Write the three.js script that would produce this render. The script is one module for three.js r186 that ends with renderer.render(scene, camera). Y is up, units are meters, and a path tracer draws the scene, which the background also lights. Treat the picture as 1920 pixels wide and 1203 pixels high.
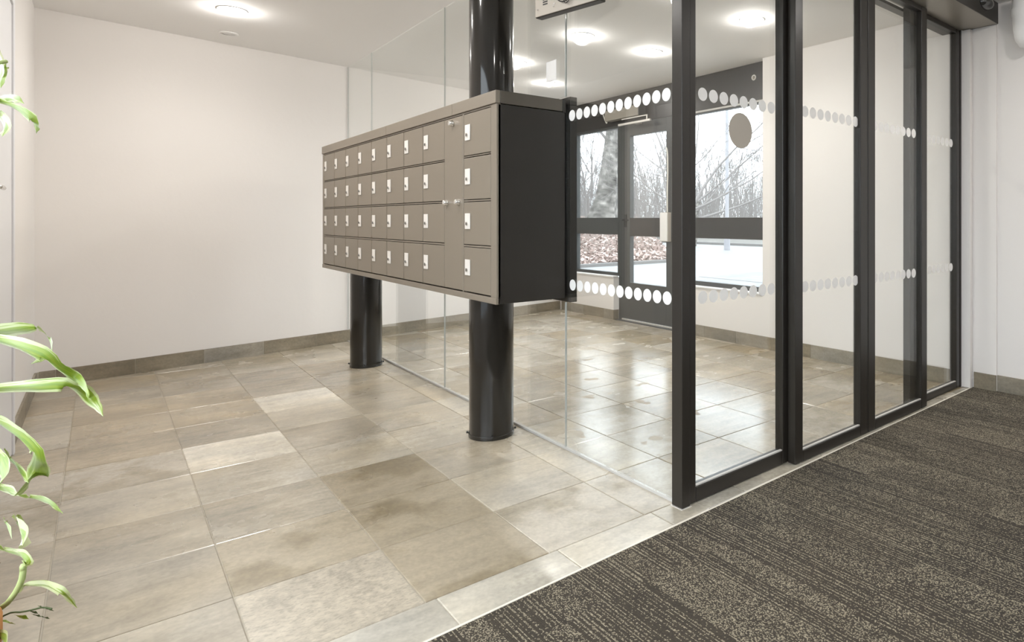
import * as THREE from 'three';
import { RoundedBoxGeometry } from 'three/addons/geometries/RoundedBoxGeometry.js';
import { mergeGeometries } from 'three/addons/utils/BufferGeometryUtils.js';

// ---------------------------------------------------------------- camera, sky, exposure
const scene = new THREE.Scene();
const renderer = new THREE.WebGLRenderer({ antialias: true });
renderer.toneMapping = THREE.LinearToneMapping;
renderer.toneMappingExposure = 1.82;
renderer.shadowMap.enabled = true;
renderer.shadowMap.type = THREE.PCFSoftShadowMap;

const FOCAL = 1195, CX = 1275, CY = 412, EYE = 1.1;                 // pixels of the 1920 x 1203 frame; a level camera with a shifted lens
const camera = new THREE.PerspectiveCamera(2 * Math.atan(792 / FOCAL) * 180 / Math.PI, 1920 / 1203, 0.05, 400);
camera.setViewOffset(2 * CX, 1584, 0, 792 - CY, 1920, 1203);
camera.position.set(0, EYE, 0);
const HEAD = Math.atan(1085 / FOCAL);
camera.lookAt(Math.sin(HEAD), EYE, -Math.cos(HEAD));

scene.background = new THREE.Color().setRGB(2.62, 2.82, 3.06);       // even overcast sky

const LAMP_DOWN = 1.8, LAMP_ROUND = 0.52;                          // candela of each ceiling lamp: through its lens downwards, and all round through its opal rim
const LAMP_COLOR = new THREE.Color().setRGB(1.0, 0.96, 0.915);

// ---------------------------------------------------------------- helpers
// room coordinates: b to the right along the front doors (x), a away from the camera along the glass partition (-z)
const H = 2.485;
function rng(seed) { let s = seed >>> 0; return () => { s = (s + 0x6D2B79F5) >>> 0; let t = s; t = Math.imul(t ^ (t >>> 15), t | 1); t ^= t + Math.imul(t ^ (t >>> 7), t | 61); return ((t ^ (t >>> 14)) >>> 0) / 4294967296; }; }
const used = new Map();
function numbered(name) { const n = used.get(name) || 0; used.set(name, n + 1); return n ? `${name}_${String(n).padStart(3, '0')}` : name; }
function tag(o, label, category, group, kind) {
  if (label) o.userData.label = label;
  if (category) o.userData.category = category;
  if (group) o.userData.group = group;
  if (kind) o.userData.kind = kind;
  return o;
}
function top(name, x = 0, y = 0, z = 0, turn = 0) { const g = new THREE.Group(); g.name = numbered(name); g.position.set(x, y, z); g.rotation.y = turn; scene.add(g); return g; }
function struct(name, x = 0, y = 0, z = 0, turn = 0) { return tag(top(name, x, y, z, turn), null, null, null, 'structure'); }
function part(parent, name, geo, mat) {
  const m = new THREE.Mesh(geo, mat); m.castShadow = m.receiveShadow = true;
  m.name = parent === scene ? numbered(name) : name; parent.add(m); return m;
}
function merge(list) { return mergeGeometries(list.map((g) => { const q = g.index ? g.toNonIndexed() : g; for (const k of Object.keys(q.attributes)) if (!['position', 'normal', 'uv'].includes(k)) q.deleteAttribute(k); return q; })); }
function cube(x0, x1, y0, y1, z0, z1, r = 0.002) {
  const w = Math.abs(x1 - x0), h = Math.abs(y1 - y0), d = Math.abs(z1 - z0), m = Math.min(w, h, d);
  const g = r > 0 ? new RoundedBoxGeometry(w, h, d, 1, Math.min(r, m * 0.45)) : new THREE.BoxGeometry(w, h, d);
  g.translate((x0 + x1) / 2, (y0 + y1) / 2, (z0 + z1) / 2); return g;
}
const ab = (b0, b1, y0, y1, a0, a1, r) => cube(b0, b1, y0, y1, -a1, -a0, r);       // box in room coordinates
function metres(g, s = 1) {                                                         // uv in metres, from the face's dominant axis
  const q = g.index ? g.toNonIndexed() : g, p = q.attributes.position, n = q.attributes.normal, uv = new Float32Array(p.count * 2);
  for (let i = 0; i < p.count; i++) {
    const ax = Math.abs(n.getX(i)), ay = Math.abs(n.getY(i)), az = Math.abs(n.getZ(i));
    const [u, v] = ay >= ax && ay >= az ? [p.getX(i), p.getZ(i)] : ax >= az ? [p.getZ(i), p.getY(i)] : [p.getX(i), p.getY(i)];
    uv[2 * i] = u * s; uv[2 * i + 1] = v * s;
  }
  q.setAttribute('uv', new THREE.BufferAttribute(uv, 2)); return q;
}
function tube(points, radius, segs = 12, sides = 8) { return new THREE.TubeGeometry(new THREE.CatmullRomCurve3(points.map((p) => new THREE.Vector3(...p))), segs, radius, sides, false); }
function disc(r, h, n = 28) { return new THREE.CylinderGeometry(r, r, h, n); }

// periodic value noise
function noise2(seed) {
  const R = rng(seed), T = new Float32Array(4096).map(() => R());
  const at = (x, y, p) => T[(((x % p) + p) % p * 61 + ((y % p) + p) % p * 127 + p * 7) & 4095];
  return (x, y, p) => { const xi = Math.floor(x), yi = Math.floor(y), fx = x - xi, fy = y - yi, u = fx * fx * (3 - 2 * fx), v = fy * fy * (3 - 2 * fy);
    const a = at(xi, yi, p), b = at(xi + 1, yi, p), c = at(xi, yi + 1, p), d = at(xi + 1, yi + 1, p); return a + (b - a) * u + (c - a) * v + (a - b - c + d) * u * v; };
}
function fbm(f, u, v, base, oct) { let s = 0, w = 0, k = 1, p = base; for (let i = 0; i < oct; i++) { s += k * f(u * p, v * p, p); w += k; k *= 0.55; p *= 2; } return s / w; }
function texture(size, fn, srgb, repeat = true) {
  const d = new Uint8Array(size * size * 4);
  for (let y = 0; y < size; y++) for (let x = 0; x < size; x++) {
    const c = fn(x / size, y / size, x, y), i = 4 * (y * size + x);
    for (let k = 0; k < 3; k++) d[i + k] = Math.max(0, Math.min(255, Math.round(255 * (Array.isArray(c) ? c[k] : c))));
    d[i + 3] = 255;
  }
  const t = new THREE.DataTexture(d, size, size); t.magFilter = THREE.LinearFilter; t.minFilter = THREE.LinearMipmapLinearFilter; t.generateMipmaps = true;
  t.wrapS = t.wrapT = repeat ? THREE.RepeatWrapping : THREE.ClampToEdgeWrapping; if (srgb) t.colorSpace = THREE.SRGBColorSpace; t.needsUpdate = true; return t;
}
const smooth = (x, a, b) => { const t = Math.max(0, Math.min(1, (x - a) / (b - a))); return t * t * (3 - 2 * t); };
const lin = (r, g, b) => new THREE.Color().setRGB(r, g, b);
const std = (o) => new THREE.MeshStandardMaterial(o);
const phys = (o) => new THREE.MeshPhysicalMaterial(o);
const N1 = noise2(11), N2 = noise2(23), N3 = noise2(37);

// ---------------------------------------------------------------- materials
const plasterBump = texture(512, (u, v) => fbm(N1, u, v, 24, 4), false);
const scaled = (t, s, ch) => { const c = t.clone(); c.repeat.set(s, s); if (ch) c.channel = ch; c.needsUpdate = true; return c; };
const M = {
  wall: std({ color: lin(0.80, 0.765, 0.735), roughness: 0.75, bumpMap: scaled(plasterBump, 1.2), bumpScale: 0.0006 }),
  ceiling: std({ color: lin(0.89, 0.875, 0.86), roughness: 0.9, bumpMap: scaled(plasterBump, 1.2), bumpScale: 0.0004 }),
  white: std({ color: lin(0.80, 0.79, 0.78), roughness: 0.45 }),
  doorWhite: std({ color: lin(0.78, 0.775, 0.785), roughness: 0.4 }),
  bronze: phys({ color: lin(0.022, 0.0185, 0.015), roughness: 0.32, metalness: 0.0, specularIntensity: 0.9 }),
  anthracite: phys({ color: lin(0.044, 0.046, 0.043), roughness: 0.42 }),
  column: phys({ color: lin(0.014, 0.012, 0.0095), roughness: 0.28, specularIntensity: 0.15, clearcoat: 1.0, clearcoatRoughness: 0.06 }),
  lockerFront: std({ color: lin(0.222, 0.186, 0.143), roughness: 0.42, metalness: 0.1 }),
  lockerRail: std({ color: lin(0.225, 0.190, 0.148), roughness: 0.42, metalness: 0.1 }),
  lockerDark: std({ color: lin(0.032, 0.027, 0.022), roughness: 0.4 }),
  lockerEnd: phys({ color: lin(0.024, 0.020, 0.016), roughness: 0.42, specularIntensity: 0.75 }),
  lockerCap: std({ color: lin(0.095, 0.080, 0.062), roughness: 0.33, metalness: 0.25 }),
  gap: std({ color: lin(0.012, 0.010, 0.008), roughness: 0.9 }),
  steel: std({ color: lin(0.75, 0.72, 0.68), roughness: 0.35, metalness: 0.6 }),
  plate: std({ color: lin(0.80, 0.765, 0.72), roughness: 0.4, metalness: 0.15 }),
  chrome: std({ color: lin(0.8, 0.79, 0.77), roughness: 0.18, metalness: 1.0 }),
  black: std({ color: lin(0.015, 0.014, 0.013), roughness: 0.5 }),
  aluminium: std({ color: lin(0.72, 0.69, 0.65), roughness: 0.4, metalness: 0.5 }),
  pale_strip: std({ color: lin(0.55, 0.53, 0.50), roughness: 0.5 }),
  silicone: std({ color: lin(0.45, 0.46, 0.44), roughness: 0.3 }),
  glass: phys({ color: lin(0.975, 0.985, 0.98), roughness: 0.0, metalness: 0, transmission: 1, thickness: 0, ior: 1.45 }),
  dot: std({ color: lin(0.86, 0.845, 0.82), roughness: 0.6 }),
  sticker: std({ color: lin(0.44, 0.395, 0.335), roughness: 0.6 }),
  beige: std({ color: lin(0.50, 0.45, 0.385), roughness: 0.5 }),
  greyBox: std({ color: lin(0.27, 0.245, 0.205), roughness: 0.5 }),
  cable: std({ color: lin(0.80, 0.78, 0.72), roughness: 0.5 }),
  mortar: std({ color: lin(0.50, 0.455, 0.375), roughness: 0.85 }),
  terracotta: std({ color: lin(0.62, 0.27, 0.09), roughness: 0.7 }),
  soil: std({ color: lin(0.05, 0.035, 0.025), roughness: 1 }),
  wood: std({ color: lin(0.36, 0.23, 0.13), roughness: 0.6 }),
};
for (const m of [M.wall, M.ceiling]) m.bumpMap.wrapS = m.bumpMap.wrapT = THREE.RepeatWrapping;

// ---------------------------------------------------------------- room shell
const backA = (b) => 5.91 + (b + 0.324) * (0.91 / 4.524);                        // the back wall stands askew
const BACK = Math.atan(0.91 / 4.524), CB = Math.cos(BACK);
const A0 = -3.2, B0 = -0.324, B1 = 4.2;
{
  const slab = struct('ground_slab'); part(slab, 'slab', ab(B0 - 0.2, 4.56, -0.30, -0.0035, A0 - 0.3, 7.3, 0), M.mortar);
  const c = struct('ceiling'); part(c, 'ceiling_board', metres(ab(B0 - 0.4, 4.56, H, H + 0.14, A0 - 0.3, 7.3, 0)), M.ceiling);
  const wl = struct('wall_left'); part(wl, 'plaster', metres(ab(B0 - 0.2, B0, -0.012, H, 2.80, backA(B0) + 0.02, 0)), M.wall);
  part(wl, 'plaster', metres(ab(B0 - 0.2, B0, -0.012, H, A0, -2.20, 0)), M.wall); part(wl, 'plaster', metres(ab(B0 - 0.2, B0, 2.34, H, -2.20, 2.80, 0)), M.wall); part(wl, 'plaster', metres(ab(B0 - 0.2, B0, -0.012, 0.30, -2.20, 2.80, 0)), M.wall);
  const w3 = struct('window_3');                                                    // daylight from the left, beside the camera
  for (const a of [-2.20, -0.56, 1.10, 2.75]) part(w3, 'jamb', ab(B0 - 0.12, B0 - 0.06, 0.30, 2.34, a, a + 0.05, 0.003), M.doorWhite);
  part(w3, 'sill_rail', ab(B0 - 0.12, B0 - 0.06, 0.30, 0.35, -2.15, 2.75, 0.003), M.doorWhite); part(w3, 'head', ab(B0 - 0.12, B0 - 0.06, 2.29, 2.34, -2.15, 2.75, 0.003), M.doorWhite);
  for (const a of [-2.15, -0.51, 1.15]) part(w3, 'pane', ab(B0 - 0.095, B0 - 0.087, 0.35, 2.29, a, a + 1.59, 0), M.glass);
  const wf = struct('wall_front'); part(wf, 'plaster', metres(ab(B0 - 0.2, 4.56, -0.012, H, A0 - 0.2, A0, 0)), M.wall);
  const wb = struct('wall_back', B0, 0, -5.91, BACK); part(wb, 'plaster', metres(cube(-0.25, 4.72, -0.012, H, -0.22, 0, 0)), M.wall);
  const wr = struct('wall_right');
  part(wr, 'plaster', metres(ab(B1, 4.5, -0.012, H, 1.86, 3.571, 0)), M.wall);
  part(wr, 'plaster', metres(ab(4.245, 4.5, -0.012, H, 1.66, 1.86, 0)), M.wall);
  part(wr, 'plaster', metres(ab(4.262, 4.5, -0.012, H, A0, 1.66, 0)), M.wall);
  part(wr, 'plaster', metres(ab(B1, 4.5, -0.012, 0.455, 3.571, 4.70, 0)), M.wall);
  part(wr, 'plaster', metres(ab(B1, 4.32, -0.012, 0.460, 5.72, 7.0, 0)), M.wall);
  part(wr, 'plaster', metres(ab(B1, 4.32, 0.460, H, 6.62, 7.0, 0)), M.wall);
  part(wr, 'window_sill', ab(4.19, 4.262, 0.455, 0.470, 3.571, 4.70, 0.003), M.white);
  part(wr, 'window_sill', ab(4.19, 4.262, 0.460, 0.477, 5.715, 6.62, 0.003), M.white);
}

// ---------------------------------------------------------------- stone floor
const stoneMap = texture(1024, (u, v) => {
  const streak = fbm(N1, u * 0.5, v * 4, 8, 5), blot = fbm(N2, u, v, 5, 5), fine = fbm(N3, u, v, 110, 3), s2 = fbm(N2, u * 0.7, v * 3, 22, 4);
  let t = 0.80 + 0.14 * (streak - 0.5) + 0.24 * (blot - 0.5) + 0.12 * (fine - 0.5) + 0.10 * (s2 - 0.5);
  const warm = 0.06 * (fbm(N3, u, v, 4, 3) - 0.4);
  return [t + warm * 0.5, t, t - warm - 0.01];
}, true);
const stainedMap = texture(1024, (u, v) => {
  const blot = fbm(N2, u + 0.3, v, 4, 6), edge = smooth(blot + 0.22 * (fbm(N3, u, v, 18, 4) - 0.5), 0.36, 0.62), fine = fbm(N3, u, v, 110, 3), streak = fbm(N1, u * 0.5, v * 4, 8, 5);
  const t = 0.72 + 0.13 * edge + 0.14 * (fine - 0.5) + 0.12 * (streak - 0.5); return [t, t * (0.975 + 0.02 * edge), t * (0.90 + 0.07 * edge)];
}, true);
const roughStoneMap = texture(1024, (u, v) => {
  const fine = fbm(N3, u, v, 70, 3), blot = fbm(N1, u, v, 6, 4), pit = smooth(fbm(N2, u, v * 2, 120, 3), 0.50, 0.68);
  const t = 0.80 + 0.18 * (fine - 0.5) + 0.16 * (blot - 0.5) - 0.075 * pit; return [t, t * 0.99, t * 0.965];
}, true);
const stoneBump = texture(1024, (u, v) => 0.5 * fbm(N3, u * 0.8, v * 2, 40, 4) + 0.5 * fbm(N1, u, v, 12, 4), false);
// a film of water lies in patches on the slabs: smooth where wet, dull in the dry islands
const wetMap = texture(1024, (u, v) => {
  const b = u * 7 - 1, a = v * 7;
  const big = fbm(N1, u, v, 7, 4), med = fbm(N2, u, v, 26, 4), isl = fbm(N3, u, v, 40, 4);
  const inside = smooth(b, 1.5, 1.9);
  let wet = smooth(big + 0.35 * (med - 0.5) + 0.32 * inside, 0.40, 0.60);
  const dry = smooth(isl + 0.25 * (med - 0.5), 0.70, 0.74);
  const r = 0.32 - 0.12 * wet + 0.04 * (med - 0.5); return [wet * (1 - dry), r + (0.55 - r) * dry, 0];
}, false, false);
wetMap.channel = 1;
const tones = {
  pale: lin(0.90, 0.83, 0.72), light: lin(0.665, 0.595, 0.49), mid: lin(0.555, 0.485, 0.385), tan: lin(0.565, 0.475, 0.35),
  grey: lin(0.64, 0.58, 0.50), dark: lin(0.455, 0.385, 0.285), olive: lin(0.515, 0.44, 0.335),
};
const stone = {};
for (const k in tones) stone[k] = phys({ color: tones[k], map: ['dark', 'olive', 'grey'].includes(k) ? stainedMap : stoneMap, roughness: 1, roughnessMap: wetMap, ior: 1.95, bumpMap: stoneBump, bumpScale: 0.00022 });
stone.rough = phys({ color: lin(0.71, 0.635, 0.525), map: roughStoneMap, roughness: 1, roughnessMap: wetMap, ior: 1.95, bumpMap: stoneBump, bumpScale: 0.0008 });
stone.border = phys({ color: lin(0.76, 0.70, 0.60), map: stoneMap, roughness: 1, roughnessMap: wetMap, ior: 1.95, bumpMap: stoneBump, bumpScale: 0.0003 });
function clip(poly, nb, na, c) {                                                  // keep nb*b + na*a <= c
  const out = [];
  for (let i = 0; i < poly.length; i++) {
    const p = poly[i], q = poly[(i + 1) % poly.length], dp = nb * p[0] + na * p[1] - c, dq = nb * q[0] + na * q[1] - c;
    if (dp <= 0) out.push(p);
    if (dp * dq < 0) { const t = dp / (dp - dq); out.push([p[0] + (q[0] - p[0]) * t, p[1] + (q[1] - p[1]) * t]); }
  }
  return out;
}
function slab(poly, y, thick, off, tilt = [0, 0]) {                               // one stone with eased edges; uv in metres, uv1 its place in the room
  const c = poly.reduce((s, p) => [s[0] + p[0] / poly.length, s[1] + p[1] / poly.length], [0, 0]), ch = 0.0025;
  const inset = poly.map(([b, a]) => { const d = Math.hypot(b - c[0], a - c[1]) || 1; return [b - (b - c[0]) / d * ch * 1.4, a - (a - c[1]) / d * ch * 1.4]; });
  const yy = ([b, a]) => y + tilt[0] * (b - c[0]) + tilt[1] * (a - c[1]);
  const pos = [], uv = [], uv1 = [];
  const put = ([b, a], h) => { pos.push(b, h, -a); uv.push(b / 1.2 + off[0], a / 1.2 + off[1]); uv1.push((b + 1) / 7, a / 7); };
  const tri = (p, hp, q, hq, r, hr) => { put(p, hp); put(q, hq); put(r, hr); };
  const n = poly.length;
  for (let i = 1; i < n - 1; i++) tri(inset[0], yy(inset[0]), inset[i], yy(inset[i]), inset[i + 1], yy(inset[i + 1]));
  for (let i = 0; i < n; i++) {
    const j = (i + 1) % n, P = poly[i], Q = poly[j], p = inset[i], q = inset[j], hP = yy(P) - ch * 0.6, hQ = yy(Q) - ch * 0.6;
    tri(P, hP, Q, hQ, q, yy(q)); tri(P, hP, q, yy(q), p, yy(p));
    tri(P, y - thick, Q, y - thick, Q, hQ); tri(P, y - thick, Q, hQ, P, hP);
  }
  const g = new THREE.BufferGeometry();
  g.setAttribute('position', new THREE.Float32BufferAttribute(pos, 3)); g.setAttribute('uv', new THREE.Float32BufferAttribute(uv, 2)); g.setAttribute('uv1', new THREE.Float32BufferAttribute(uv1, 2));
  g.computeVertexNormals(); return g;
}
const carpetEdge = (b) => 1.65 + 0.038 * b;
const SIDE = 0.405, JOINT = 0.0015;
const known = {                                                                    // stones whose tone the photograph lets one read: column, row
  '2,0': 'rough', '1,0': 'mid', '3,0': 'olive', '4,0': 'grey', '2,1': 'olive', '3,1': 'dark', '1,1': 'mid', '4,1': 'light', '2,2': 'mid', '3,2': 'dark', '1,2': 'mid', '4,2': 'mid',
  '2,3': 'light', '1,3': 'light', '3,3': 'light', '4,3': 'light', '2,4': 'pale', '1,4': 'grey', '3,4': 'mid', '2,5': 'mid', '1,5': 'tan', '3,5': 'light', '4,5': 'mid', '3,6': 'pale', '2,6': 'tan', '1,6': 'tan',
  '0,0': 'mid', '0,1': 'mid', '0,2': 'mid', '0,3': 'grey', '0,4': 'grey', '0,5': 'tan', '5,0': 'grey', '5,1': 'light',
};
{
  const fl = struct('floor'), R = rng(5), any = ['light', 'mid', 'tan', 'grey', 'mid', 'light', 'tan'];
  for (let i = 0; i < 12; i++) for (let j = 0; j < 13; j++) {
    const b0 = -0.524 + i * SIDE, a0 = 1.85 + j * 0.4045;
    let p = [[b0 + JOINT, a0 + JOINT], [b0 + SIDE - JOINT, a0 + JOINT], [b0 + SIDE - JOINT, a0 + 0.4045 - JOINT], [b0 + JOINT, a0 + 0.4045 - JOINT]];
    p = clip(p, -1, 0, 0.315); if (p.length > 2) p = clip(p, 1, 0, 4.19);
    if (p.length > 2) p = clip(p, -0.91 / 4.524, 1, 5.91 + 0.324 * 0.91 / 4.524 - 0.012);
    const off = [R(), R()], y = (R() - 0.5) * 0.0007, tilt = [(R() - 0.5) * 0.002, (R() - 0.5) * 0.002], pick = any[Math.floor(R() * any.length)];
    if (p.length < 3) continue;
    part(fl, 'floor_tile', slab(p, y, 0.014, off, tilt), stone[known[`${i},${j}`] || pick]);
  }
  // border stones between the slabs and the carpet, on under the sliding doors
  for (let i = -1; i < 11; i++) {
    const b0 = Math.max(-0.315, -0.089 + i * SIDE), b1 = Math.min(4.23, b0 < -0.3 ? -0.089 : -0.089 + (i + 1) * SIDE);
    if (b1 <= b0) continue;
    part(fl, 'border_stone', slab([[b0 + JOINT, carpetEdge(b0) + 0.006], [b1 - JOINT, carpetEdge(b1) + 0.006], [b1 - JOINT, 1.85 - JOINT], [b0 + JOINT, 1.85 - JOINT]], 0, 0.014, [R(), R()]), stone.border);
  }
}

// ---------------------------------------------------------------- carpet
{
  const R = rng(77), S = 2048, W = 2.0;                                            // 2 m tile, one texel about a millimetre
  const rows = 640, loops = 560, cell = new Float32Array(rows * loops), dens = new Float32Array(rows), tint = new Float32Array(rows * loops), half = new Float32Array(rows);
  const fill = (n, d) => { for (let k = 0; k < n && i < rows; k++, i++) { dens[i] = d * (0.75 + 0.5 * R()); half[i] = 0; } };
  let i = 0; while (i < rows) {                                                     // dense flecked bands, bands of single flecked rows between dark ones, plain dark rows
    const q = R();
    if (q < 0.40) fill(8 + Math.floor(R() * 26), 0.27 + 0.18 * R());
    else if (q < 0.85) { for (let n = 2 + Math.floor(R() * 6); n > 0; n--) { fill(1 + Math.floor(R() * 2), 0.55 + 0.15 * R()); fill(2 + Math.floor(R() * 1.8), 0.03); } }
    else fill(3 + Math.floor(R() * 4), 0.05);
  }
  for (let k = 0; k < rows; k++) half[k] = dens[(k + 251) % rows];
  for (let r = 0; r < rows; r++) { const sh = R(); for (let l = 0; l < loops; l++) { const q = (l / loops * 4 + sh * 0.02) % 4, mixd = (q % 2) < 1 ? dens[r] : half[r]; cell[r * loops + l] = R() < mixd ? 0.55 + 0.45 * R() : 0.06 * R(); tint[r * loops + l] = R(); } }
  const pile = (u, v) => { const fr = u * rows, r = Math.floor(fr) % rows, fl2 = v * loops + (r % 2) * 0.5 + 0.3 * N3(u * 300, v * 300, 300), l = Math.floor(fl2) % loops, x = fr - Math.floor(fr) - 0.5, y = fl2 - Math.floor(fl2) - 0.5; return [r * loops + l, Math.max(0, 1 - 2.6 * x * x - 2.2 * y * y)]; };
  const carpetMap = texture(S, (u, v) => { const [k, h] = pile(u, v), c = cell[k], t = tint[k]; const f = 0.85 + 0.3 * (fbm(N2, u, v, 5, 3) - 0.5) + 0.25 * (t - 0.5); const base = [0.232 * f, 0.203 * f, 0.162 * f], lt = [0.68 + 0.1 * t, 0.645 + 0.09 * t, 0.56 + 0.07 * t], m = c * (0.35 + 0.65 * h); return base.map((x, q) => x + (lt[q] - x) * m); }, true);
  const carpetBump = texture(S / 2, (u, v) => pile(u, v)[1], false);
  const mat = std({ map: carpetMap, roughness: 0.98, bumpMap: carpetBump, bumpScale: 0.0022 });
  const g = new THREE.BufferGeometry(), pts = [[B0 + 0.003, A0 + 0.003], [4.255, A0 + 0.003], [4.255, 1.60], [4.24, carpetEdge(4.24) - 0.006], [B0 + 0.003, carpetEdge(B0) - 0.006]], pos = [], uv = [];
  const put = ([b, a], y) => { pos.push(b, y, -a); uv.push(b / W, a / W); };
  const n = pts.length; for (let k = 1; k < n - 1; k++) { put(pts[0], 0.003); put(pts[k], 0.003); put(pts[k + 1], 0.003); }
  for (let k = 0; k < n; k++) { const p = pts[k], q = pts[(k + 1) % n]; put(p, -0.012); put(q, -0.012); put(q, 0.003); put(p, -0.012); put(q, 0.003); put(p, 0.003); }
  g.setAttribute('position', new THREE.Float32BufferAttribute(pos, 3)); g.setAttribute('uv', new THREE.Float32BufferAttribute(uv, 2)); g.computeVertexNormals();
  tag(part(scene, 'carpet', g, mat), 'dark brown and beige flecked striped carpet in front of the sliding doors', 'carpet');
  const e = top('carpet_edge_strip', 0, 0, -1.65, Math.atan(0.038));
  part(e, 'strip', cube(-0.31, 4.23, -0.010, 0.0035, -0.0045, 0.0045, 0.0015), std({ color: lin(0.74, 0.69, 0.60), roughness: 0.5 }));
  tag(e, 'thin pale edging strip where the stone floor meets the striped carpet', 'edging strip');
}

// ---------------------------------------------------------------- stone baseboards
{
  const HB = 0.105, T = 0.012, stones = ['mid', 'dark', 'olive', 'mid', 'grey', 'olive'].map((k) => std({ color: tones[k].clone().multiplyScalar(0.80), map: scaled(stoneMap, 0.8), roughness: 0.5, bumpMap: stoneBump, bumpScale: 0.0007 }));
  const R = rng(19);
  const run = (g, x0, x1, step, first, make) => { let x = x0, e = first; while (x < x1 - 0.004) { const y = Math.min(e, x1); if (y - x > 0.01) part(g, 'baseboard_tile', metres(make(x + 0.0012, y - 0.0012)), stones[Math.floor(R() * stones.length)]); x = y; e = y + step; } };
  const grout = M.mortar;
  const gb = struct('baseboard_back', B0, 0, -5.91, BACK);
  run(gb, 0.02, 4.6, 0.412, 0.10, (x, y) => cube(x, y, -0.006, HB, 0.002, T, 0.0015)); part(gb, 'grout', cube(0.012, 4.6, -0.006, HB - 0.003, 0, T - 0.003, 0), grout);
  const gl = struct('baseboard_left');
  run(gl, 4.375, 5.89, 0.405, 4.68, (x, y) => ab(B0 + 0.002, B0 + T, -0.006, HB, x, y, 0.0015)); part(gl, 'grout', ab(B0, B0 + T - 0.003, -0.006, HB - 0.003, 4.375, 5.89, 0), grout);
  const gr = struct('baseboard_right');
  run(gr, 1.92, 4.70, 0.4045, 2.2545, (x, y) => ab(B1 - T, B1 - 0.002, -0.006, HB, x, y, 0.0015)); part(gr, 'grout', ab(B1 - T + 0.003, B1, -0.006, HB - 0.003, 1.92, 4.70, 0), grout);
  run(gr, 5.718, 6.78, 0.4045, 5.895, (x, y) => ab(B1 - T, B1 - 0.002, -0.006, HB, x, y, 0.0015)); part(gr, 'grout', ab(B1 - T + 0.003, B1, -0.006, HB - 0.003, 5.722, 6.78, 0), grout);
  part(gr, 'baseboard_tile', metres(ab(B1 - T, 4.262, -0.006, HB, 5.706, 5.718, 0.0015)), stones[1]);
  run(gr, 1.6585, 1.80, 0.4, 1.80, (x, y) => ab(4.245 - T, 4.243, -0.006, HB, x, y, 0.0015));
  run(gr, 0.3, 1.6585, 0.4045, 0.54, (x, y) => ab(4.262 - T, 4.260, 0.0, HB, x, y, 0.0015)); part(gr, 'grout', ab(4.262 - T + 0.003, 4.262, 0.0, HB - 0.003, 0.3, 1.66, 0), grout);
}

// ---------------------------------------------------------------- entrance front: fascia, sidelight window, entrance door, large window
const F0 = 4.258, F1 = 4.315, G0 = 4.281, G1 = 4.289;                               // faces of the frames and of the panes
const bar = (g, name, a0, a1, y0, y1, mat = M.anthracite, f0 = F0, f1 = F1) => part(g, name, ab(f0, f1, y0, y1, a0, a1, 0.003), mat);
{
  const t = struct('trim_1'); bar(t, 'fascia_panel', 3.572, 6.615, 2.150, H - 0.001, M.bronze, 4.268, 4.42);
  part(t, 'trim_strip', ab(4.262, 4.30, 2.132, 2.150, 3.572, 4.66, 0.002), M.pale_strip);
  const w1 = struct('window_1');
  bar(w1, 'jamb', 6.552, 6.618, 0.477, 2.149); bar(w1, 'jamb', 5.702, 5.724, 0.477, 2.149); bar(w1, 'head', 5.724, 6.552, 2.122, 2.149); bar(w1, 'sill_rail', 5.724, 6.552, 0.477, 0.512); bar(w1, 'middle_rail', 5.724, 6.552, 0.936, 1.125);
  part(w1, 'pane', ab(G0, G1, 1.125, 2.122, 5.724, 6.552, 0), M.glass); part(w1, 'pane', ab(G0, G1, 0.512, 0.936, 5.724, 6.552, 0), M.glass);
  const w2 = struct('window_2');
  bar(w2, 'jamb', 3.573, 3.600, 0.470, 2.131); bar(w2, 'jamb', 4.640, 4.698, 0.470, 2.131); bar(w2, 'sill_rail', 3.600, 4.640, 0.470, 0.512); bar(w2, 'middle_rail', 3.600, 4.640, 0.925, 1.122, M.bronze);
  bar(w2, 'head', 3.600, 4.640, 2.118, 2.131);
  part(w2, 'pane', ab(G0, G1, 1.122, 2.118, 3.600, 4.640, 0), M.glass); part(w2, 'pane', ab(G0, G1, 0.512, 0.925, 3.600, 4.640, 0), M.glass);
  const d = struct('door_1');
  bar(d, 'jamb', 4.700, 4.778, 0, 2.149); bar(d, 'jamb', 5.622, 5.700, 0, 2.149);
  const L0 = F0 - 0.010, L1 = F1 - 0.012;
  bar(d, 'door_stile', 4.781, 4.888, 0.022, 2.145, M.anthracite, L0, L1); bar(d, 'door_stile', 5.488, 5.619, 0.022, 2.145, M.anthracite, L0, L1);
  bar(d, 'door_top_rail', 4.888, 5.488, 2.010, 2.145, M.anthracite, L0, L1); bar(d, 'door_middle_rail', 4.888, 5.488, 0.925, 1.122, M.bronze, L0, L1); bar(d, 'kick_panel', 4.888, 5.488, 0.022, 0.420, M.anthracite, L0, L1);
  part(d, 'pane', ab(G0, G1, 1.122, 2.010, 4.888, 5.488, 0), M.glass); part(d, 'pane', ab(G0, G1, 0.420, 0.925, 4.888, 5.488, 0), M.glass);
  part(d, 'draught_strip', ab(4.235, L0 - 0.001, 0.006, 0.022, 4.782, 5.618, 0.002), M.aluminium);
  const lh = part(d, 'lever_handle', tube([[L0 - 0.002, 1.10, -5.565], [L0 - 0.045, 1.10, -5.565], [L0 - 0.052, 1.10, -5.54], [L0 - 0.052, 1.098, -5.45]], 0.010, 14), M.black);
  part(lh, 'handle_plate', ab(L0 - 0.007, L0 - 0.0005, 1.02, 1.16, 5.545, 5.585, 0.002), M.black);
  part(d, 'threshold', ab(4.20, 4.44, -0.01, 0.004, 4.70, 5.70, 0.002), M.anthracite);
}
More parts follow.
